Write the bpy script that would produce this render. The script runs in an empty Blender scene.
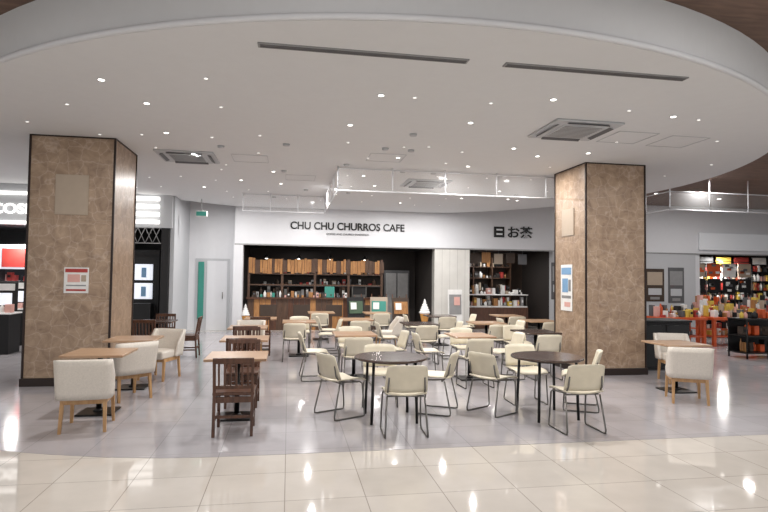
import bpy, bmesh, math, random
from mathutils import Vector, Matrix, Euler
random.seed(7)
S=bpy.context.scene
try: S.view_settings.view_transform='Standard'
except Exception as e: print(e)

# ------------------------------------------------------------ materials
def srgb(c):
    return tuple(((x/255)/12.92 if x/255<=0.04045 else (((x/255)+0.055)/1.055)**2.4) for x in c)+(1,)
def mat(name,col,rough=0.5,metal=0.0,var=0.06,scale=8,emit=0,bump=0.0,spec=None):
    m=bpy.data.materials.new(name); m.use_nodes=True
    nt=m.node_tree; b=nt.nodes['Principled BSDF']
    c=srgb(col)
    tc=nt.nodes.new('ShaderNodeTexCoord'); nz=nt.nodes.new('ShaderNodeTexNoise'); nz.inputs['Scale'].default_value=scale
    nz.inputs['Detail'].default_value=4
    nt.links.new(tc.outputs['Object'],nz.inputs['Vector'])
    r=nt.nodes.new('ShaderNodeValToRGB')
    r.color_ramp.elements[0].position=0.3; r.color_ramp.elements[1].position=0.7
    r.color_ramp.elements[0].color=tuple(x*(1-var) for x in c[:3])+(1,)
    r.color_ramp.elements[1].color=tuple(min(1,x*(1+var)) for x in c[:3])+(1,)
    nt.links.new(nz.outputs['Fac'],r.inputs['Fac']); nt.links.new(r.outputs['Color'],b.inputs['Base Color'])
    b.inputs['Roughness'].default_value=rough; b.inputs['Metallic'].default_value=metal
    if spec is not None: b.inputs['Specular IOR Level'].default_value=spec
    if emit:
        b.inputs['Emission Color'].default_value=c; b.inputs['Emission Strength'].default_value=emit
    if bump:
        bp=nt.nodes.new('ShaderNodeBump'); bp.inputs['Strength'].default_value=bump; bp.inputs['Distance'].default_value=0.01
        nt.links.new(nz.outputs['Fac'],bp.inputs['Height']); nt.links.new(bp.outputs['Normal'],b.inputs['Normal'])
    return m
def wood(name,c1,c2,rough=0.4,scale=(2,18,18)):
    m=bpy.data.materials.new(name); m.use_nodes=True
    nt=m.node_tree; b=nt.nodes['Principled BSDF']
    tc=nt.nodes.new('ShaderNodeTexCoord'); mp=nt.nodes.new('ShaderNodeMapping'); mp.inputs['Scale'].default_value=scale
    nz=nt.nodes.new('ShaderNodeTexNoise'); nz.inputs['Scale'].default_value=1.6; nz.inputs['Detail'].default_value=6; nz.inputs['Distortion'].default_value=0.6
    r=nt.nodes.new('ShaderNodeValToRGB'); r.color_ramp.elements[0].position=.3; r.color_ramp.elements[1].position=.7
    r.color_ramp.elements[0].color=srgb(c1); r.color_ramp.elements[1].color=srgb(c2)
    nt.links.new(tc.outputs['Object'],mp.inputs['Vector']); nt.links.new(mp.outputs['Vector'],nz.inputs['Vector'])
    nt.links.new(nz.outputs['Fac'],r.inputs['Fac']); nt.links.new(r.outputs['Color'],b.inputs['Base Color'])
    b.inputs['Roughness'].default_value=rough
    return m
def tile(name,c1,c2,grout,size,rough,mortar=0.006,offset=0.0,spec=0.5):
    m=bpy.data.materials.new(name); m.use_nodes=True
    nt=m.node_tree; b=nt.nodes['Principled BSDF']
    tc=nt.nodes.new('ShaderNodeTexCoord')
    br=nt.nodes.new('ShaderNodeTexBrick'); br.offset=offset; br.squash=1
    br.inputs['Scale'].default_value=1; br.inputs['Brick Width'].default_value=size; br.inputs['Row Height'].default_value=size
    br.inputs['Mortar Size'].default_value=mortar; br.inputs['Mortar Smooth'].default_value=0.1; br.inputs['Bias'].default_value=0
    br.inputs['Color1'].default_value=srgb(c1); br.inputs['Color2'].default_value=srgb(c2); br.inputs['Mortar'].default_value=srgb(grout)
    nz=nt.nodes.new('ShaderNodeTexNoise'); nz.inputs['Scale'].default_value=3; nz.inputs['Detail'].default_value=8
    mx=nt.nodes.new('ShaderNodeMixRGB'); mx.blend_type='MULTIPLY'; mx.inputs['Fac'].default_value=0.24
    rm=nt.nodes.new('ShaderNodeValToRGB'); rm.color_ramp.elements[0].position=.35; rm.color_ramp.elements[1].position=.65
    rm.color_ramp.elements[0].color=(.7,.69,.68,1); rm.color_ramp.elements[1].color=(1,1,1,1)
    nt.links.new(tc.outputs['Object'],br.inputs['Vector']); nt.links.new(tc.outputs['Object'],nz.inputs['Vector'])
    nt.links.new(nz.outputs['Fac'],rm.inputs['Fac']); nt.links.new(br.outputs['Color'],mx.inputs['Color1']); nt.links.new(rm.outputs['Color'],mx.inputs['Color2'])
    nt.links.new(mx.outputs['Color'],b.inputs['Base Color'])
    b.inputs['Roughness'].default_value=rough; b.inputs['Specular IOR Level'].default_value=spec
    return m
def marble(name):
    m=bpy.data.materials.new(name); m.use_nodes=True
    nt=m.node_tree; b=nt.nodes['Principled BSDF']; L=nt.links
    tc=nt.nodes.new('ShaderNodeTexCoord')
    n1=nt.nodes.new('ShaderNodeTexNoise'); n1.inputs['Scale'].default_value=4.5; n1.inputs['Detail'].default_value=10; n1.inputs['Roughness'].default_value=.68; n1.inputs['Distortion'].default_value=1.0
    vo=nt.nodes.new('ShaderNodeTexVoronoi'); vo.feature='DISTANCE_TO_EDGE'; vo.inputs['Scale'].default_value=5.5; vo.inputs['Randomness'].default_value=.6
    n2=nt.nodes.new('ShaderNodeTexNoise'); n2.inputs['Scale'].default_value=3; n2.inputs['Detail'].default_value=5
    ad=nt.nodes.new('ShaderNodeMixRGB'); ad.blend_type='ADD'; ad.inputs['Fac'].default_value=.25
    L.new(tc.outputs['Object'],n2.inputs['Vector']); L.new(tc.outputs['Object'],ad.inputs['Color1']); L.new(n2.outputs['Color'],ad.inputs['Color2'])
    r=nt.nodes.new('ShaderNodeValToRGB'); r.color_ramp.elements[0].position=.3; r.color_ramp.elements[1].position=.7
    r.color_ramp.elements[0].color=srgb((130,106,86)); r.color_ramp.elements[1].color=srgb((182,157,132))
    r2=nt.nodes.new('ShaderNodeValToRGB'); r2.color_ramp.elements[0].position=0; r2.color_ramp.elements[1].position=.05
    r2.color_ramp.elements[0].color=(.45,.42,.4,1); r2.color_ramp.elements[1].color=(0,0,0,1)
    mx=nt.nodes.new('ShaderNodeMixRGB'); mx.blend_type='ADD'; mx.inputs['Fac'].default_value=.22
    L.new(tc.outputs['Object'],n1.inputs['Vector']); L.new(ad.outputs['Color'],vo.inputs['Vector'])
    L.new(n1.outputs['Fac'],r.inputs['Fac']); L.new(vo.outputs['Distance'],r2.inputs['Fac'])
    L.new(r.outputs['Color'],mx.inputs['Color1']); L.new(r2.outputs['Color'],mx.inputs['Color2'])
    L.new(mx.outputs['Color'],b.inputs['Base Color']); b.inputs['Roughness'].default_value=.32
    return m
def frosted(name,a=.3):
    m=bpy.data.materials.new(name); m.use_nodes=True
    nt=m.node_tree; b=nt.nodes['Principled BSDF']; out=nt.nodes['Material Output']
    tr=nt.nodes.new('ShaderNodeBsdfTransparent'); mx=nt.nodes.new('ShaderNodeMixShader'); mx.inputs[0].default_value=a
    b.inputs['Base Color'].default_value=(.9,.9,.9,1); b.inputs['Roughness'].default_value=.1
    nt.links.new(tr.outputs[0],mx.inputs[1]); nt.links.new(b.outputs[0],mx.inputs[2]); nt.links.new(mx.outputs[0],out.inputs['Surface'])
    return m

M={}
M['cream']=mat('cream_plastic',(214,205,184),.38)
M['steel']=mat('brushed_steel',(120,118,115),.3,1.0)
M['uph']=mat('white_leatherette',(214,206,195),.45,bump=.1,scale=60)
M['beech']=wood('beech_wood',(170,128,84),(198,158,112),.4,(14,14,2))
M['topwood']=wood('light_table_top',(158,124,96),(186,154,124),.3)
M['dkwood']=wood('dark_walnut',(66,40,28),(98,64,46),.35,(16,16,2))
M['dktop']=wood('dark_table_top',(60,46,40),(84,68,60),.22)
M['black']=mat('black_metal',(22,21,21),.35,.3)
M['blackm']=mat('black_matte',(17,16,18),.6)
M['dark']=mat('dark_interior',(42,36,33),.7)
M['brown']=mat('brown_interior',(64,50,40),.6)
M['white']=mat('white_paint',(218,219,222),.6,var=.01)
M['ceil']=mat('ceiling_white',(221,222,223),.8,var=.01)
M['grey']=mat('grey_metal',(150,150,150),.4,.3)
M['dgrey']=mat('dark_grey',(92,92,94),.5)
M['ltgrey']=mat('light_grey_paint',(188,190,193),.6,var=.01)
M['brceil']=wood('brown_ceiling_boards',(96,74,62),(124,99,84),.6,(2,10,2))
M['trim']=mat('dark_bronze_trim',(46,34,30),.35,.4)
M['marble']=marble('brown_marble_panel')
M['hatch']=mat('beige_hatch',(174,158,140),.5,var=.03)
M['orange']=mat('orange_lacquer',(200,84,38),.4)
M['red']=mat('red_print',(170,58,52),.5)
M['amber']=wood('amber_boards',(140,94,52),(184,134,82),.5,(20,20,2))
M['plank']=wood('brown_planks',(66,46,34),(92,66,48),.5,(20,20,2))
M['teal']=mat('teal_paint',(58,140,126),.5)
M['blue']=mat('blue_print',(120,160,196),.5)
M['yellow']=mat('yellow_print',(216,186,80),.5)
M['green']=mat('green_print',(70,92,70),.5)
M['pink']=mat('pink_print',(220,170,160),.5)
M['paper']=mat('white_paper',(232,231,228),.6)
M['waffle']=mat('waffle_cone',(196,140,70),.6,bump=.4,scale=30)
M['lamp']=mat('lamp_glow',(255,250,242),.5,emit=5,var=0)
M['lampsoft']=mat('lit_panel',(255,252,248),.5,emit=1.3,var=0)
M['lampdim']=mat('lit_display',(235,240,250),.5,emit=.6,var=0)
M['head']=mat('header_panel',(215,217,220),.5,emit=.12,var=0)
M['frost']=frosted('clear_acrylic',.05)
M['wtile']=tile('white_wall_tile',(222,220,214),(216,214,208),(184,182,176),.25,.3,.006)
M['fgrey']=tile('floor_tile_grey',(180,176,178),(173,169,172),(156,152,155),.6,.11,.004)
M['fcream']=tile('floor_tile_cream',(216,209,200),(210,203,194),(168,160,151),.6,.04,.004,spec=.8)
GOODS=[M[k] for k in('red','orange','yellow','paper','blue','green','pink','blackm','amber','paper','dgrey')]
DULL=[M[k] for k in('brown','paper','amber','dgrey','blackm','plank','grey','red','hatch','dark')]
BRIGHT=[M[k] for k in('orange','paper','paper','blackm','yellow','red','hatch','dgrey','pink','blackm','amber')]

# ------------------------------------------------------------ mesh builder
class B:
    def __init__(s): s.bm=bmesh.new(); s.mats=[]
    def mi(s,m):
        if m not in s.mats: s.mats.append(m)
        return s.mats.index(m)
    def box(s,c,sz,m,rot=None,bev=0,seg=2):
        mt=Matrix.Translation(c)
        if rot: mt=mt@Euler(rot).to_matrix().to_4x4()
        mt=mt@Matrix.Diagonal((sz[0],sz[1],sz[2],1))
        r=bmesh.ops.create_cube(s.bm,size=1,matrix=mt)
        vs=r['verts']; i=s.mi(m); fs=set(f for v in vs for f in v.link_faces)
        for f in fs: f.material_index=i
        if bev:
            es=list(set(e for v in vs for e in v.link_edges))
            r=bmesh.ops.bevel(s.bm,geom=es,offset=bev,segments=seg,affect='EDGES',profile=.5)
            for f in r['faces']: f.smooth=True; f.material_index=i
    def bb(s,x0,x1,y0,y1,z0,z1,m,bev=0):
        s.box(((x0+x1)/2,(y0+y1)/2,(z0+z1)/2),(x1-x0,y1-y0,z1-z0),m,None,bev)
    def tube(s,pts,r,m,seg=8,r2=None):
        pts=[Vector(p) for p in pts]; n=len(pts); i=s.mi(m); rings=[]; prev=None
        for k,p in enumerate(pts):
            d=pts[min(k+1,n-1)]-pts[max(k-1,0)]
            d.normalize()
            a=d.orthogonal().normalized() if prev is None else (prev-d*prev.dot(d)).normalized()
            prev=a; b=d.cross(a)
            rr=r if r2 is None else r+(r2-r)*k/(n-1)
            rings.append([s.bm.verts.new(p+(a*math.cos(t)+b*math.sin(t))*rr) for t in [2*math.pi*q/seg for q in range(seg)]])
        for k in range(n-1):
            A=rings[k];C=rings[k+1]
            for q in range(seg):
                f=s.bm.faces.new((A[q],A[(q+1)%seg],C[(q+1)%seg],C[q])); f.smooth=seg>4; f.material_index=i
        for R in (rings[0][::-1],rings[-1]):
            f=s.bm.faces.new(R); f.material_index=i
    def lathe(s,prof,m,seg=24,o=(0,0,0)):
        i=s.mi(m); rings=[]
        for (r,z) in prof:
            rings.append([s.bm.verts.new((o[0]+r*math.cos(2*math.pi*q/seg),o[1]+r*math.sin(2*math.pi*q/seg),o[2]+z)) for q in range(seg)])
        for k in range(len(rings)-1):
            for q in range(seg):
                f=s.bm.faces.new((rings[k][q],rings[k][(q+1)%seg],rings[k+1][(q+1)%seg],rings[k+1][q])); f.smooth=True; f.material_index=i
        f=s.bm.faces.new(rings[0][::-1]); f.material_index=i
        f=s.bm.faces.new(rings[-1]); f.material_index=i
    def sheet(s,fn,nu,nv,th,m):
        i=s.mi(m)
        P=[[Vector(fn(a/nu,b/nv)) for b in range(nv+1)] for a in range(nu+1)]
        def nrm(a,b):
            du=P[min(a+1,nu)][b]-P[max(a-1,0)][b]; dv=P[a][min(b+1,nv)]-P[a][max(b-1,0)]
            return du.cross(dv).normalized()
        F=[[None]*(nv+1) for _ in range(nu+1)];K=[[None]*(nv+1) for _ in range(nu+1)]
        for a in range(nu+1):
            for b in range(nv+1):
                n=nrm(a,b); F[a][b]=s.bm.verts.new(P[a][b]+n*th/2); K[a][b]=s.bm.verts.new(P[a][b]-n*th/2)
        def q(*v):
            f=s.bm.faces.new(v); f.smooth=True; f.material_index=i
        for a in range(nu):
            for b in range(nv):
                q(F[a][b],F[a+1][b],F[a+1][b+1],F[a][b+1]); q(K[a][b],K[a][b+1],K[a+1][b+1],K[a+1][b])
        for a in range(nu):
            q(F[a+1][0],F[a][0],K[a][0],K[a+1][0]); q(F[a][nv],F[a+1][nv],K[a+1][nv],K[a][nv])
        for b in range(nv):
            q(F[0][b],F[0][b+1],K[0][b+1],K[0][b]); q(F[nu][b+1],F[nu][b],K[nu][b],K[nu][b+1])
    def poly(s,pts,z0,z1,m):
        i=s.mi(m)
        a=[s.bm.verts.new((p[0],p[1],z0)) for p in pts]; b=[s.bm.verts.new((p[0],p[1],z1)) for p in pts]
        n=len(pts)
        for f in (s.bm.faces.new(a[::-1]),s.bm.faces.new(b)): f.material_index=i
        for k in range(n):
            f=s.bm.faces.new((a[k],a[(k+1)%n],b[(k+1)%n],b[k])); f.material_index=i
    def mesh(s,name):
        me=bpy.data.meshes.new(name); bmesh.ops.recalc_face_normals(s.bm,faces=s.bm.faces[:])
        s.bm.to_mesh(me); s.bm.free()
        for m in s.mats: me.materials.append(m)
        return me
    def obj(s,name,loc=(0,0,0),rz=0):
        return put(s.mesh(name),name,loc,rz)
def put(me,name,loc=(0,0,0),rz=0):
    o=bpy.data.objects.new(name,me); o.location=loc; o.rotation_euler=(0,0,math.radians(rz))
    S.collection.objects.link(o); return o
def text(name,body,x,y,z,size,m,width=None,ext=.01,bold=0.0):
    c=bpy.data.curves.new(name,'FONT'); c.body=body; c.size=size; c.extrude=ext; c.align_x='LEFT'; c.offset=bold
    t=bpy.data.objects.new('tmp',c); S.collection.objects.link(t)
    bpy.context.view_layer.update()
    me=bpy.data.meshes.new_from_object(t.evaluated_get(bpy.context.evaluated_depsgraph_get()))
    bpy.data.objects.remove(t); me.name=name
    if width:
        xs=[v.co.x for v in me.vertices]
        if xs:
            k=width/(max(xs)-min(xs)); x0=min(xs)
            for v in me.vertices: v.co.x=(v.co.x-x0)*k
    me.materials.clear(); me.materials.append(m)
    o=put(me,name,(x,y,z)); o.rotation_euler=(math.radians(90),0,0)
    return o

# ------------------------------------------------------------ camera
YAW,PITCH,ROLL=9.7,2.2,0.7
cd=bpy.data.cameras.new('camera'); cam=bpy.data.objects.new('camera',cd); S.collection.objects.link(cam)
cd.sensor_width=36; cd.lens=26.0; cd.clip_end=200
R=Matrix.Rotation(math.radians(-YAW),4,'Z')@Matrix.Rotation(math.radians(90+PITCH),4,'X')@Matrix.Rotation(math.radians(ROLL),4,'Z')
cam.matrix_world=Matrix.Translation((0,0,1.65))@R
S.camera=cam

# ------------------------------------------------------------ room shell
ZC=3.7; ZT=4.2; CX,CY,CR=1.63,10.94,6.7
b=B(); b.bb(-14,24,-5,24,-.1,0,M['fcream']); b.obj('floor')
pts=[(18,5.28),(18,16.9),(-9,16.9),(-9,8.2)]
for k in range(13):
    t=k/12; p0=(-9,8.2);p1=(-4.5,6.9);p2=(-2.6,5.28);p3=(-.6,5.28)
    q=lambda i:(1-t)**3*p0[i]+3*(1-t)**2*t*p1[i]+3*(1-t)*t*t*p2[i]+t**3*p3[i]
    pts.append((q(0),q(1)))
b=B(); b.poly(pts,-.02,.003,M['fgrey']); b.obj('floor_cafe_zone')
FZ=.003
b=B()
circ=[(CX+CR*math.cos(2*math.pi*k/128),CY+CR*math.sin(2*math.pi*k/128)) for k in range(128)]
b.poly([(x,min(y,16.88)) for x,y in circ],ZC,ZT+.02,M['ceil'])
b.obj('ceiling_round')
b=B(); b.tube([(CX+(CR+.01)*math.cos(math.radians(-242+k*3)),CY+(CR+.01)*math.sin(math.radians(-242+k*3)),ZC+.03) for k in range(0,102)],.03,M['white'],8); b.obj('trim_ceiling_rim')
b=B(); b.bb(-14,24,-2,24,ZT,ZT+.08,M['brceil']); b.obj('ceiling')
b=B(); b.poly([(-14,8.2),(-3.6,8.2),(-3.6,16.88),(-14,16.88)],3.86,ZT-.02,M['ceil']); b.obj('ceiling_side')

def slot(x0,x1,y):
    b=B(); b.bb(x0,x1,y-.05,y+.05,ZC-.012,ZC+.01,M['grey'],.004); b.bb(x0+.02,x1-.02,y-.032,y-.006,ZC-.016,ZC,M['dgrey']); b.bb(x0+.02,x1-.02,y+.006,y+.032,ZC-.016,ZC,M['dgrey'])
    b.obj('ceiling_slot_diffuser')
slot(-.31,1.63,4.96); slot(1.99,3.93,4.96)
def cassette(x,y,w=.95):
    b=B(); b.box((0,0,-.015),(w,w*.95,.03),M['ltgrey'],bev=.012)
    b.box((0,0,-.034),(w*.62,w*.6,.012),M['ltgrey'],bev=.004)
    for k in range(9): b.box((0,-w*.26+k*w*.065,-.042),(w*.56,.014,.01),M['grey'])
    for sx in(-1,1): b.box((sx*w*.4,0,-.034),(w*.08,w*.6,.012),M['dgrey'],(0,sx*.4,0)); b.box((0,sx*w*.39,-.034),(w*.6,w*.08,.012),M['dgrey'],(sx*-.4,0,0))
    b.obj('ceiling_air_conditioner',(x,y,ZC))
cassette(-1.75,9.94); cassette(3.8,6.96); cassette(2.87,11.6)
def hatch(x,y,w=.6):
    b=B(); t=.008
    for s in(-1,1):
        b.box((s*w/2,0,-.003),(t,w,.008),M['ltgrey']); b.box((0,s*w/2,-.003),(w,t,.008),M['ltgrey'])
    b.box((0,0,-.002),(w-.03,w-.03,.004),M['ceil']); b.obj('ceiling_access_hatch',(x,y,ZC))
for p in [(5.6,7.26),(4.75,7.2),(-.7,9.9),(1.6,9.3),(.2,11.6)]: hatch(*p)
rr=random.Random(3)
lamps=[]
for x in (-3.6,-2.9,-2.2,-1.6,-.9,-.3,.9,1.5,2.1,2.8,3.4,4.0,4.6,5.3,5.9,7.1):
    for y in (5.9,7.2,8.4,9.5,10.8,12.2,13.6,15.0):
        xx,yy=x+rr.uniform(-.3,.3),y+rr.uniform(-.3,.3)
        if (xx-CX)**2+(yy-CY)**2<6.2**2 and rr.random()<.72 and not(-3.9<xx<-2.5 and 8.7<yy<10.2) and not(4.9<xx<6.3 and 8.7<yy<10.2) and not(3.2<xx<4.4 and 6.4<yy<7.5) and not(-2.3<xx<-1.2 and 9.4<yy<10.5): lamps.append((xx,yy,rr.random()<.35))
b=B()
for x,y,big in lamps:
    k=.85 if big else .5
    b.lathe([(.055*k,-.008),(.055*k,0)],M['white'],14,(x,y,ZC)); b.lathe([(.036*k,-.011),(.036*k,-.008)],M['lamp'] if big else M['lampsoft'],14,(x,y,ZC))
for i in range(14):
    a=rr.uniform(0,6.28); r=rr.uniform(.5,5.6); b.lathe([(.02,-.035),(.05,-.03),(.055,0)],M['ltgrey'],14,(CX+r*math.cos(a),CY+r*math.sin(a),ZC))
for x,y in[(10,10),(11.5,11),(13,12.5),(15,13),(10.5,14.5),(13,15),(16,15.5),(12,9),(14,10.5)]:
    b.lathe([(.07,-.02),(.07,0)],M['white'],14,(x,y,ZT)); b.lathe([(.055,-.024),(.055,-.02)],M['lamp'],14,(x,y,ZT))
b.obj('ceiling_downlights')

def grid_frame(name,segs,z0,z1,zt,r=.013):
    b=B()
    for (p,q,n) in segs:
        p=Vector(p+(0,));q=Vector(q+(0,))
        for z in(z0,z1): b.tube([p+Vector((0,0,z)),q+Vector((0,0,z))],r,M['white'],6)
        for k in range(n+1):
            c=p.lerp(q,k/n); b.tube([c+Vector((0,0,z0)),c+Vector((0,0,zt))],r,M['white'],6)
        d=q-p; L=d.length; ang=math.atan2(d.y,d.x); c=(p+q)/2
        b.box((c.x,c.y,(z0+z1)/2),(L,.008,z1-z0),M['frost'],(0,0,ang))
    return b.obj(name)
grid_frame('hanging_canopy_frame',[((.86,10.2),(6.0,10.2),5),((.86,10.2),(.86,14),4),((.86,14),(-1.15,14),3)],3.25,3.66,ZC)
grid_frame('hanging_acrylic_frame',[((9.2,12.2),(13.6,12.2),4),((9.2,12.2),(9.2,15),3)],3.4,3.85,ZT)

def column(x0,y0,w,name='column'):
    b=B(); x1=x0+w;y1=y0+w
    b.bb(x0,x1,y0,y1,0,ZC,M['marble'])
    for x in(x0,x1):
        for y in(y0,y1): b.box((x,y,ZC/2),(.03,.03,ZC),M['trim'],bev=.005)
    b.bb(x0-.03,x1+.03,y0-.03,y1+.03,0,.12,M['trim'],.008)
    b.bb(x0-.012,x1+.012,y0-.012,y1+.012,ZC-.02,ZC,M['trim'])
    for z in(1.25,2.45): b.bb(x0-.002,x1+.002,y0-.002,y1+.002,z,z+.004,M['hatch'])
    return b.obj(name)
column(-3.79,8.88,1.17); column(5.07,8.88,1.13)
def flat(name,x,y,z,w,h,face,base,stripes):
    b=B(); b.box((0,0,0),(w,.008,h),base,bev=.002)
    for (cx,cz,sw,sh,m) in stripes: b.box((cx*w,-.006,cz*h),(sw*w,.006,sh*h),m)
    return b.obj(name,(x,y,z),0 if face=='f' else -90)
flat('column_access_panel',-3.2,8.872,2.82,.46,.6,'f',M['hatch'],[(0,0,.94,.96,M['hatch'])])
flat('notice_poster',-3.1,8.872,1.55,.34,.38,'f',M['paper'],[(0,.38,.9,.14,M['red']),(-.1,.08,.5,.3,M['pink']),(.3,.08,.2,.25,M['hatch']),(0,-.2,.8,.05,M['grey']),(0,-.38,.8,.07,M['red'])])
flat('notice_poster',5.062,9.55,1.5,.42,.85,'l',M['paper'],[(0,.36,.85,.15,M['blue']),(-.1,.05,.5,.3,M['blue']),(.3,.05,.2,.25,M['grey']),(0,-.2,.8,.06,M['grey']),(.1,-.36,.5,.1,M['pink'])])
flat('column_access_panel',5.062,9.5,2.7,.45,.5,'l',M['hatch'],[(0,0,.94,.96,M['hatch'])])

# back wall
b=B(); Y=16.9
b.bb(-1.6,24,Y,Y+.25,2.58,ZT-.01,M['white'])
b.bb(-1.62,-1.35,Y-.02,Y+.3,0,2.58,M['white'])
b.bb(4.5,5.65,Y,Y+.3,0,2.58,M['wtile'])
b.bb(8.5,9.0,Y,Y+.3,0,2.58,M['ltgrey'])
b.bb(9.0,13.7,Y,Y+.3,0,2.58,M['ltgrey'])
b.bb(-1.6,24,Y-.02,Y,2.56,2.6,M['grey'])
b.obj('wall_back')
b=B(); b.bb(-1.62,-1.5,17.15,17.3,0,ZT-.01,M['white']); b.bb(-3.0,-1.5,17.3,17.5,0,ZT-.01,M['white']); b.obj('wall_recess')
b=B(); b.bb(-3.05,-2.95,15.1,17.4,0,ZT-.01,M['ltgrey']); b.obj('wall_recess_side')
b=B(); b.bb(-14,24,22,22.2,0,ZT-.01,M['dark']); b.obj('wall_far')
b=B(); b.bb(-14,-13.8,0,22,0,ZT-.01,M['ltgrey']); b.obj('wall_left')
b=B(); b.bb(23.8,24,4,22,0,ZT-.01,M['ltgrey']); b.obj('wall_right')
b=B()
b.bb(-2.75,-1.75,17.27,17.299,0,2.15,M['ltgrey']); b.bb(-2.42,-1.83,17.25,17.28,0,2.08,M['white'],.005)
b.box((-2.58,17.24,1.2),(.17,.03,1.7),M['teal'],bev=.004); b.tube([(-1.95,17.2,.95),(-1.95,17.2,1.15)],.012,M['steel']); b.box((-1.95,17.23,1.05),(.02,.05,.02),M['steel'])
b.obj('door_1')

def goods(b,x0,x1,y,z,h,dep=.15,w=.12,pal=GOODS,lo=.45):
    x=x0
    while x<x1-.04:
        ww=random.uniform(.4,1.4)*w; hh=h*random.uniform(lo,1); m=random.choice(pal)
        if random.random()<.3: b.lathe([(ww*.35,0),(ww*.4,hh*.15),(ww*.4,hh*.7),(ww*.15,hh*.85),(ww*.15,hh)],m,8,(x+ww/2,y,z))
        else:
            b.box((x+ww/2,y+random.uniform(-.02,.02),z+hh/2),(ww*.88,dep,hh),m,bev=.004,seg=1)
            if hh>.14 and random.random()<.5: b.box((x+ww/2,y-dep/2-.022,z+hh*.55),(ww*.6,.004,hh*.3),random.choice(pal))
        x+=ww+random.choice((0,0,.02,.05))
# cafe interior
b=B()
b.bb(-1.35,4.5,19.6,19.7,0,3,M['dark']); b.bb(-1.45,-1.35,17.2,19.7,0,3,M['dark']); b.bb(4.5,4.6,17.2,19.7,0,3,M['dark']); b.bb(-1.35,4.5,17.15,19.7,2.6,2.7,M['blackm'])
b.obj('wall_cafe_interior')
b=B()
x=-1.2
while x<2.95:
    w=random.choice((.08,.11,.14)); top=2.16+random.uniform(-.04,.05); bot=1.76+random.uniform(-.05,.03)
    b.bb(x,x+w-.01,17.3,17.33,bot,top,random.choice((M['amber'],M['amber'],M['amber'],M['plank']))); x+=w
for x in(-1.2,-.2,.8,1.85,2.9): b.bb(x-.035,x+.035,17.34,17.42,0,2.2,M['plank'])
for z in(1.36,1.7): b.bb(-1.2,2.9,17.35,17.41,z,z+.04,M['plank'])
x=-1.2
while x<2.8:
    w=.17; b.bb(x,min(2.9,x+w-.01),17.28,17.32,0,.95,random.choice((M['plank'],M['plank'],M['amber'],M['dkwood']))); x+=w
b.bb(-1.25,2.95,17.2,17.8,.95,1.0,M['dkwood'])
for x in(-1.0,0,1.0,2.1): b.box((x+.4,17.27,.6),(.5,.012,.35),M['brown'],bev=.004)
goods(b,-1.1,1.7,17.62,1.001,.35,w=.1,pal=[M['grey'],M['brown'],M['dgrey'],M['steel'],M['paper'],M['plank']],lo=.3)
goods(b,-1.1,1.8,17.28,1.001,.2,dep=.1,w=.08,pal=[M['brown'],M['teal'],M['paper'],M['dgrey'],M['amber'],M['pink']],lo=.3)
b.box((1.25,17.3,1.17),(.3,.14,.34),M['teal'],bev=.01)
b.box((2.2,17.6,1.2),(.5,.3,.4),M['steel'],bev=.02); b.box((2.2,17.44,1.22),(.4,.02,.25),M['blackm'])
for x in(-.7,.3,1.3,2.4):
    b.tube([(x,17.7,2.6),(x,17.7,2.32)],.006,M['black'],6); b.lathe([(.09,2.2),(.07,2.28),(.02,2.33)],M['black'],16,(x,17.7,0)); b.lathe([(.03,2.18),(.05,2.21),(.03,2.25)],M['lamp'],12,(x,17.7,0))
b.obj('cafe_service_counter')
b=B()
b.bb(-1.0,3.6,19.35,19.55,.0,.9,M['dgrey'])
for z in(1.3,1.7): b.bb(-1,3.2,19.35,19.58,z,z+.03,M['dgrey']); goods(b,-.9,3.1,19.45,z+.03,.25,pal=DULL,lo=.2)
b.bb(3.3,4.2,19.2,19.35,.0,1.9,M['dgrey'],.01); b.bb(3.35,3.73,19.17,19.2,.1,1.8,M['grey'],.01); b.bb(3.77,4.15,19.17,19.2,.1,1.8,M['grey'],.01)
b.obj('kitchen_back_shelving')
def easel(x,y,r,pm,pm2,sz=1.0):
    b=B()
    b.box((0,0,.66),(.52,.03,.8),pm,(-.18,0,0),.004); b.box((0,-.022,.76),(.42,.01,.36),pm2,(-.18,0,0)); b.box((-.08,-.032,.8),(.18,.01,.2),M['paper'],(-.18,0,0)); b.box((0,.06,.45),(.38,.01,.12),M['paper'],(-.18,0,0))
    for s in(-1,1): b.tube([(s*.22,-.06,0),(s*.22,.14,1.15)],.014,M['dkwood'])
    b.tube([(0,.42,0),(0,.12,1.1)],.014,M['dkwood']); b.box((0,-.01,.25),(.5,.05,.03),M['dkwood'])
    b.obj('easel_menu_board',(x,y,FZ),r)
easel(1.95,16.2,14,M['blackm'],M['green']); easel(2.65,16.3,-10,M['hatch'],M['teal']); easel(3.25,16.0,8,M['brown'],M['amber'])
b=B()
b.lathe([(.2,0),(.22,.03),(.05,.06),(.06,.3),(.2,.85),(.22,.9),(.2,.92)],M['waffle'],20)
sw=[(.2,.92)]
for k in range(5):
    r=.25-.045*k; z=.95+k*.1
    sw+=[(r*.86,z-.03),(r,z+.02),(r*.86,z+.07)]
sw+=[(.03,1.48),(.008,1.54)]
b.lathe(sw,M['paper'],24)
ice=b.mesh('ice_cream_statue')
o=put(ice,'ice_cream_statue',(3.85,15.5,FZ)); o.scale=(.65,.65,.68); o=put(ice,'ice_cream_statue',(-1.2,16.3,FZ)); o.scale=(.5,.5,.55)

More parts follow.
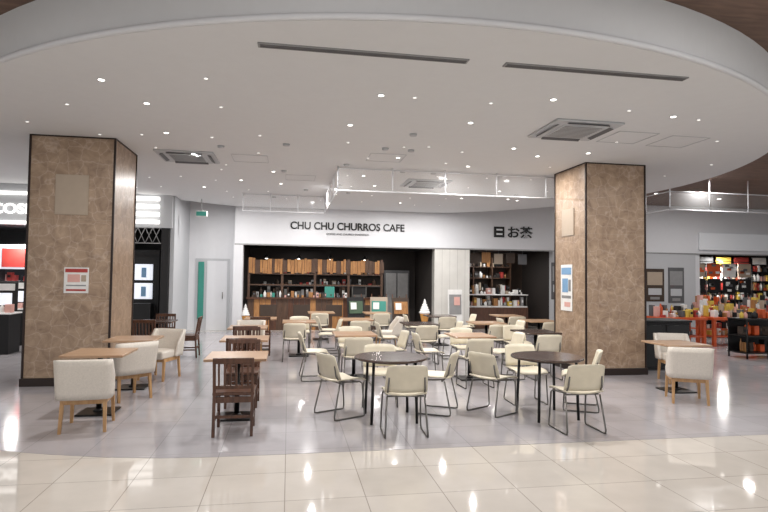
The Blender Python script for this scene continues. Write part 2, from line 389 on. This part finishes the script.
text('cafe_sign_lettering','CHU CHU CHURROS CAFE',.02,16.88,3.08,.31,M['black'],3.5,.01,.006)
text('cafe_sign_tagline','COFFEE AND CHURRO SANDWICH',1.1,16.88,2.92,.08,M['dgrey'],1.3,.005)
b=B(); b.bb(6.45,6.8,16.86,16.9,2.98,3.32,M['black'],.01); b.box((6.625,16.855,3.22),(.2,.01,.05),M['white']); b.box((6.625,16.855,3.08),(.2,.01,.05),M['white']); b.obj('tea_shop_sign_block')
text('tea_shop_sign_lettering','お茶',6.92,16.88,3.0,.4,M['black'],.85,.01,.008)

# tea shop
b=B()
b.bb(5.65,8.5,19.4,19.5,0,3,M['brown']); b.bb(5.6,5.65,17.2,19.5,0,3,M['dark']); b.bb(8.5,8.55,17.2,19.5,0,3,M['dark']); b.bb(5.65,8.5,17.15,19.5,2.6,2.7,M['blackm']); b.obj('wall_tea_shop_interior')
b=B()
for z in(.3,.75,1.2,1.65,2.05):
    b.bb(5.75,7.9,19.0,19.35,z,z+.03,M['plank']); goods(b,5.8,7.85,19.15,z+.03,.28,pal=DULL,lo=.25)
for x in(5.75,6.5,7.2,7.9): b.bb(x-.02,x+.02,19.0,19.35,0,2.4,M['plank'])
b.obj('merchandise_shelving')
b=B()
b.bb(5.75,7.9,17.5,18.1,0,.7,M['dkwood'],.01); b.bb(5.77,7.88,17.52,18.08,.7,.74,M['paper'])
for x in(5.79,7.86): b.tube([(x,17.53,.74),(x,17.53,1.1)],.012,M['steel']); b.tube([(x,18.07,.74),(x,18.07,1.1)],.012,M['steel'])
b.bb(5.75,7.9,17.5,18.1,1.1,1.13,M['paper']); goods(b,5.85,7.8,17.7,.742,.3,pal=[M['paper'],M['amber'],M['pink'],M['yellow'],M['grey'],M['paper']]); goods(b,5.85,7.8,17.8,1.132,.3,pal=[M['paper'],M['hatch'],M['pink'],M['blackm'],M['amber'],M['paper']],lo=.2)
b.obj('tea_display_counter')
b=B()
for i in range(5): b.box((5.95+i*.42,17.36,2.3+.04*(i%2)),(.3,.015,.34),(M['brown'],M['amber'],M['hatch'],M['brown'],M['dgrey'])[i],bev=.003); b.tube([(5.95+i*.42,17.36,2.45),(5.95+i*.42,17.36,2.6)],.005,M['grey'],6)
b.obj('hanging_menu_cards')

for i,(x,z,w,h) in enumerate([(8.62,1.6,.4,1.2),(9.4,1.55,.7,1.0),(10.2,1.5,.6,1.1),(11.25,1.55,.75,1.0),(12.15,1.5,.7,1.1),(12.95,1.5,.6,1.2)]):
    flat('wall_poster',x,16.89,z,w,h,'f',(M['dgrey'],M['brown'],M['dgrey'])[i%3],[(0,.2,.8,.4,(M['grey'],M['hatch'],M['grey'])[i%3]),(0,-.2,.7,.2,M['ltgrey']),(0,-.4,.5,.08,M['grey'])])
for x,y in[(5.0,16.3),(8.9,16.2)]:
    b=B(); b.box((0,0,.75),(.45,.02,1.1),M['paper'],(-.06,0,0)); b.box((0,-.014,.85),(.38,.01,.6),M['grey'] if x<6 else M['amber'],(-.06,0,0)); b.box((.05,-.024,.95),(.18,.01,.25),M['pink'],(-.06,0,0)); b.box((0,.08,.012),(.4,.35,.024),M['grey'],bev=.005); b.tube([(0,.1,.02),(0,.03,1.2)],.015,M['steel']); b.obj('poster_stand',(x,y,FZ))

# right store
b=B(); b.bb(13.7,13.9,16.95,21,0,2.6,M['white']); b.bb(13.9,22,20,20.1,0,3.2,M['dark']); b.obj('wall_right_store_interior')
b=B(); b.bb(13.8,19,16.8,16.88,2.72,3.3,M['head'],.01); b.obj('store_header_sign')
b=B()
for z in(.2,.6,.95,1.3,1.65,2.0):
    b.bb(14.0,20,18.2,18.55,z,z+.03,M['blackm'])
    for yy in (18.27,18.42): goods(b,14.05,19.9,yy,z+.03,.3,w=.11,dep=.12,pal=BRIGHT,lo=.3)
for x in(14,15.2,16.4,17.6,18.8,20): b.bb(x-.02,x+.02,18.2,18.55,0,2.5,M['blackm'])
for k in range(7): b.bb(14.1+k*.75,14.7+k*.75,18.15,18.19,2.3,2.55,(M['orange'],M['blackm'],M['yellow'],M['red'],M['paper'])[k%5])
b.obj('store_gondola_shelving')
b=B()
for k in range(4):
    for j in range(2):
        x=14.3+k*.62; z=1.5+j*.55
        b.box((x,17.5,z),(.52,.02,.48),(M['blackm'],M['paper'],M['blackm'],M['hatch'],M['blackm'],M['orange'])[(k*2+j*3)%6])
        for q in range(4): b.box((x+random.uniform(-.14,.14),17.485,z+random.uniform(-.17,.17)),(.16,.006,.08),random.choice((M['paper'],M['orange'],M['dgrey'],M['paper'])))
for x in(14.02,16.5): b.tube([(x,17.53,0),(x,17.53,2.5)],.02,M['black'])
b.tube([(14.02,17.53,2.35),(16.5,17.53,2.35)],.015,M['black']);b.tube([(14.02,17.53,1.2),(16.5,17.53,1.2)],.015,M['black'])
b.obj('poster_display_rack')
def otable(x,y,rz=0,hs=.22):
    b=B(); b.box((0,0,.7),(1.3,.7,.07),M['orange'],bev=.01)
    for sx in(-1,1):
        for sy in(-1,1): b.box((sx*.58,sy*.28,.335),(.08,.08,.67),M['orange'],bev=.005)
    b.box((0,0,.25),(1.2,.6,.03),M['orange'])
    for yy in(-.2,.05,.22): goods(b,-.55,.55,yy,.737,hs+.12*(yy>0),w=.1,pal=BRIGHT,lo=.2)
    goods(b,-.5,.5,0,.267,.2,pal=BRIGHT); b.obj('orange_display_table',(x,y,FZ),rz)
otable(9.75,12.75); otable(11.2,12.75); otable(12.4,14.6,0,.4); otable(14.0,14.6,0,.4)
b=B(); b.box((0,0,.45),(1.0,.6,.86),M['blackm'],bev=.01); b.box((0,0,.9),(1.06,.66,.04),M['black'],bev=.008)
for x in(-.25,.25): b.box((x,-.305,.45),(.46,.02,.76),M['black'],bev=.006)
b.box((0,-.01,.02),(.96,.56,.04),M['dgrey'])
b.obj('black_service_cabinet',(6.83,9.5,FZ))
b=B()
for sx in(-1,1):
    for sy in(-1,1): b.tube([(sx*.5,sy*.25,0),(sx*.5,sy*.25,.85)],.018,M['black'])
for z in(.12,.48,.84): b.box((0,0,z),(1.04,.54,.025),M['black'])
b.box((0,.24,.48),(1.0,.015,.7),M['blackm'])
goods(b,-.45,.45,0,.135,.3,pal=[M['brown'],M['orange'],M['amber'],M['blackm']]); goods(b,-.45,.45,0,.495,.28,pal=[M['brown'],M['orange'],M['blackm'],M['brown']]); goods(b,-.45,.45,0,.855,.2,pal=BRIGHT,lo=.2)
b.obj('black_merchandise_rack',(10.14,10.64,FZ))

# left shop
b=B()
b.bb(-13.8,-3.0,15,15.25,2.85,ZT-.01,M['ltgrey'])
b.bb(-3.25,-3.06,15,15.3,0,2.85,M['blackm'])
b.bb(-13.8,-3.06,17.0,17.1,0,2.85,M['blackm'])
b.bb(-13.8,-3.06,15.25,17,2.85,2.9,M['blackm'])
b.bb(-5.3,-5.1,15,17,0,2.85,M['blackm'])
b.bb(-13.7,-5.4,14.92,15,2.85,2.93,M['lampsoft']); b.bb(-13.7,-5.4,14.92,15,3.58,3.66,M['lampsoft'])
b.obj('wall_left_shop')
b=B()
for z in(2.94,3.14,3.34,3.54): b.bb(-5.0,-3.3,14.9,14.99,z,z+.1,M['lampsoft'],.01)
b.obj('shop_light_strip_sign')
b=B()
for k in range(9):
    b.tube([(-4.9+k*.18,14.98,2.45),(-4.9+k*.18+.18,14.98,2.85)],.01,M['grey'],6); b.tube([(-4.9+k*.18+.18,14.98,2.45),(-4.9+k*.18,14.98,2.85)],.01,M['grey'],6)
b.tube([(-4.9,14.98,2.45),(-3.25,14.98,2.45)],.014,M['grey'],6)
b.obj('lattice_valance')
b=B()
b.bb(-4.9,-3.4,15.55,15.7,0,2.3,M['blackm'])
for z in(1.0,1.5): b.bb(-4.0,-3.55,15.5,15.545,z,z+.42,M['lampdim'],.01); b.box((-3.77,15.495,z+.2),(.12,.01,.26),M['blue'])
b.bb(-3.95,-3.5,15.15,15.5,0,.9,M['black'],.01)
b.obj('lit_cosmetics_display')
text('left_shop_lettering','C COSMETICS',-7.6,14.97,3.12,.34,M['lampsoft'],2.4,.012,.008)
b=B()
for z in(.4,.9,1.4,1.9): b.bb(-12,-5.4,16.4,16.9,z,z+.03,M['lampdim']); goods(b,-11.9,-5.5,16.6,z+.03,.25,pal=[M['red'],M['paper'],M['pink'],M['blackm'],M['blackm']])
b.bb(-7.6,-6.2,16.2,16.24,1.75,2.4,M['lampdim'],.01); b.bb(-7.5,-6.9,16.17,16.2,1.8,2.3,M['red'])
b.bb(-7.6,-7.55,16.24,16.5,0,2.4,M['blackm']); b.bb(-6.25,-6.2,16.24,16.5,0,2.4,M['blackm'])
b.obj('cosmetics_shelving')
for x,y in[(-6.0,12.6),(-6.35,14.1)]:
    b=B(); b.box((0,0,.4),(.9,.5,.8),M['blackm'],bev=.01); b.box((0,0,.82),(.94,.54,.03),M['paper'],bev=.005)
    b.box((0,.2,1.15),(.8,.04,.62),M['blackm'],bev=.01); b.box((0,.17,1.35),(.7,.02,.14),M['paper']); b.box((.15,.17,1.1),(.3,.02,.25),M['lampdim'])
    goods(b,-.38,.38,-.05,.835,.22,pal=[M['paper'],M['pink'],M['dgrey'],M['blackm']]); b.obj('cosmetics_counter',(x,y,0))
b=B(); b.box((0,0,0),(.3,.06,.16),M['paper'],bev=.01); b.box((0,-.033,0),(.26,.01,.12),M['teal']); b.tube([(0,0,.08),(0,0,.4)],.01,M['grey']); b.obj('exit_sign',(-2.35,15.5,3.3))

# ------------------------------------------------------------ furniture
def stacking():
    b=B()
    b.sheet(lambda u,v:((u-.5)*.43,-.2+v*.41,.435+.02*(2*u-1)**2-.35*max(0,v-.8)**2*2),10,8,.014,M['cream'])
    def back(u,v):
        x=(u-.5)*(.445-.03*v*v); return (x,-.205-.08*v+.055*(2*u-1)**2,.465+.285*v-.022*v*(abs(2*u-1)**6))
    b.sheet(back,14,6,.013,M['cream'])
    for s in(-1,1):
        b.tube([(s*.185,-.215,.62),(s*.195,-.2,.5),(s*.195,-.15,.435),(s*.195,.0,.418),(s*.2,.13,.415),(s*.21,.16,.39),(s*.22,.19,.05),(s*.222,.185,.014),(s*.222,.15,.01),(s*.222,-.19,.01),(s*.222,-.225,.014),(s*.22,-.23,.05),(s*.2,-.15,.41)],.0095,M['steel'],8)
    b.tube([(-.2,.1,.41),(.2,.1,.41)],.009,M['steel']);b.tube([(-.2,-.12,.41),(.2,-.12,.41)],.009,M['steel'])
    return b.mesh('stacking_chair')
def armchair():
    b=B()
    b.box((0,.04,.395),(.43,.48,.12),M['uph'],bev=.03,seg=3)
    path=[(-.238,-.04),(-.24,-.1),(-.241,-.18),(-.238,-.225),(-.215,-.247),(-.15,-.257),(0,-.262),(.15,-.257),(.215,-.247),(.238,-.225),(.241,-.18),(.24,-.1),(.238,-.04)]
    n=len(path)-1
    def f(u,v):
        k=u*n; i=min(int(k),n-1); t=k-i
        x=path[i][0]*(1-t)+path[i+1][0]*t; y=path[i][1]*(1-t)+path[i+1][1]*t
        top=.76 if y<-.2 else .76-.2*min(1,(y+.2)/.16)
        z=.35+v*(top-.35)
        return (x*(1+.05*v),y-.06*v,z)
    b.sheet(f,36,6,.05,M['uph'])
    for sx in(-1,1):
        for sy in(-1,1):
            b.tube([(sx*.2,sy*.2,.345),(sx*.212,sy*.235,0)],.026,M['beech'],4,.02)
        b.box((sx*.2,0,.315),(.025,.4,.05),M['beech'])
    for sy in(-1,1): b.box((0,sy*.2,.315),(.4,.025,.05),M['beech'])
    return b.mesh('upholstered_armchair')
def slat():
    b=B(); m=M['dkwood']
    b.box((0,.0,.43),(.42,.41,.035),m,bev=.01)
    for s in(-1,1):
        b.tube([(s*.19,-.22,0),(s*.19,-.19,.42),(s*.19,-.25,.8)],.021,m,4)
        b.tube([(s*.185,.18,0),(s*.185,.17,.42)],.021,m,4)
        b.box((s*.188,-.01,.37),(.02,.36,.06),m); b.box((s*.188,-.01,.16),(.018,.36,.025),m)
    b.box((0,-.19,.37),(.36,.02,.06),m); b.box((0,.17,.37),(.36,.02,.06),m); b.box((0,-.205,.2),(.36,.018,.03),m)
    b.box((0,-.249,.775),(.41,.026,.06),m,(.14,0,0),.006); b.box((0,-.2,.5),(.37,.02,.035),m,(.14,0,0))
    for k in range(6):
        x=-.145+k*.058; b.tube([(x,-.2,.5),(x,-.245,.76)],.014,m,4)
    return b.mesh('slat_back_chair')
def pedestal(top,w=.68,l=.68):
    b=B(); b.box((0,0,.705),(w,l,.03),top,bev=.006); b.box((0,0,.68),(.3,.3,.02),M['black'])
    b.lathe([(.03,.02),(.03,.68)],M['black'],16)
    b.box((0,0,.012),(.4,.4,.018),M['black'],bev=.006); b.lathe([(.07,.02),(.035,.05)],M['black'],16)
    return b.mesh('pedestal_table')
def roundtable(r=.43):
    b=B(); b.lathe([(r-.01,.695),(r,.7),(r,.715),(r-.008,.723)],M['dktop'],40)
    b.lathe([(.27,.665),(.27,.695)],M['black'],32)
    for s in(-1,1):
        for q in(-1,1): b.tube([(s*.24,q*.24,.69),(s*.26,q*.26,0)],.017,M['black'])
    return b.mesh('round_table')
NM={'S':(stacking(),'stacking_chair'),'U':(armchair(),'upholstered_armchair'),'D':(slat(),'slat_back_chair'),'T':(pedestal(M['topwood']),'pedestal_table'),'K':(pedestal(M['dktop']),'pedestal_table'),'F':(roundtable(),'round_table')}
# kind, x, y (metres), facing
F=[('U',-2.1,6.47,6),('T',-2.2,7.14,0),('U',-2.1,7.93,40),('T',-2.2,8.62,0),('U',-2.0,9.35,160),
('D',-.54,6.13,0),('T',-.57,6.72,0),('D',-.56,7.33,180),('D',-.61,7.97,0),('T',-.62,8.56,0),('D',-.65,9.17,180),('D',-.7,9.83,0),('T',-.71,10.42,0),('U',-.72,11.13,180),('D',-.56,11.97,0),('T',-.59,12.58,0),
('S',1.23,5.84,-3),('F',1.2,6.45,0),('S',.64,6.68,-62),('S',1.82,6.72,62),('S',1.19,7.15,172),
('S',3.14,5.72,0),('F',3.1,6.33,5),('S',2.52,6.6,-60),('S',3.7,6.66,62),('S',3.15,7.04,178),
('U',5.42,6.88,-26),('T',5.75,7.52,0),('U',6.3,8.2,165),
('T',1.08,9.15,0),('S',.44,9.05,-88),('S',1.05,8.5,0),('S',1.72,9.2,95),('S',1.11,9.83,178),
('T',2.96,8.83,0),('S',2.83,8.2,3),('S',3.6,8.83,92),('S',2.3,8.96,-88),('S',3.1,9.49,182),
('K',4.36,9.35,0),('S',4.2,8.7,0),('S',4.3,10.0,175),
('T',.23,11.73,0),('S',.13,11.04,0),('S',.85,11.74,90),('S',.25,12.4,180),
('T',1.5,12.3,0),('S',1.45,11.6,5),('S',.9,12.6,-90),('U',2.2,12.3,90),
('K',2.65,11.15,0),('S',2.6,10.48,0),('S',3.3,11.17,88),('S',2.0,11.03,-90),
('T',4.15,11.29,0),('S',4.1,10.63,0),('S',4.75,11.4,90),
('T',5.6,11.84,0),('S',5.5,11.2,0),('S',5.0,12.1,-90),
('K',3.7,13.37,0),('S',3.65,12.7,0),('S',4.35,13.37,90),('S',3.05,13.3,-90),('T',5.5,13.5,0),('S',5.4,12.8,0),('S',.77,14.0,0),('T',.85,14.67,0),('S',2.3,13.9,0),('T',2.3,14.5,0),
('K',-2.6,11.8,0),('D',-2.64,11.2,0),('D',-2.0,11.74,90),('D',-2.6,12.4,180)]
for k,x,y,r in F: put(NM[k][0],NM[k][1],(x,y,FZ),r)

# ------------------------------------------------------------ lights
def area(x,y,z,size,e,col=(1,.975,.955),name='downlight'):
    l=bpy.data.lights.new(name,'AREA'); l.shape='DISK'; l.size=size; l.energy=e; l.color=col
    o=bpy.data.objects.new(name,l); o.location=(x,y,z); S.collection.objects.link(o)
for x in(-1.6,.6,3.0,4.4):
    for y in(6.6,9.6,12.8,15.4):
        if (x-CX)**2+(y-CY)**2<6.3**2: area(x,y,ZC-.03,.1,46 if (x,y)!=(4.4,9.6) else 28)
for x,y in[(-6,12.5),(-8,9)]: area(x,y,3.8,.2,70)
for x,y in[(10,12),(13,14),(10,7.5)]: area(x,y,4.15,.2,78)
for x,y in[(0,2),(4,2.5),(-4,3),(8,4)]: area(x,y,4.15,.12,54)
for x,y,e in[(0.5,18.6,10),(3,18.6,7),(7,18.3,24),(15.5,17.8,75),(-7,15.9,40)]: area(x,y,2.55,.2,e)
w=bpy.data.worlds.new('world'); S.world=w; w.use_nodes=True
w.node_tree.nodes['Background'].inputs['Color'].default_value=(.96,.98,1,1); w.node_tree.nodes['Background'].inputs['Strength'].default_value=.85
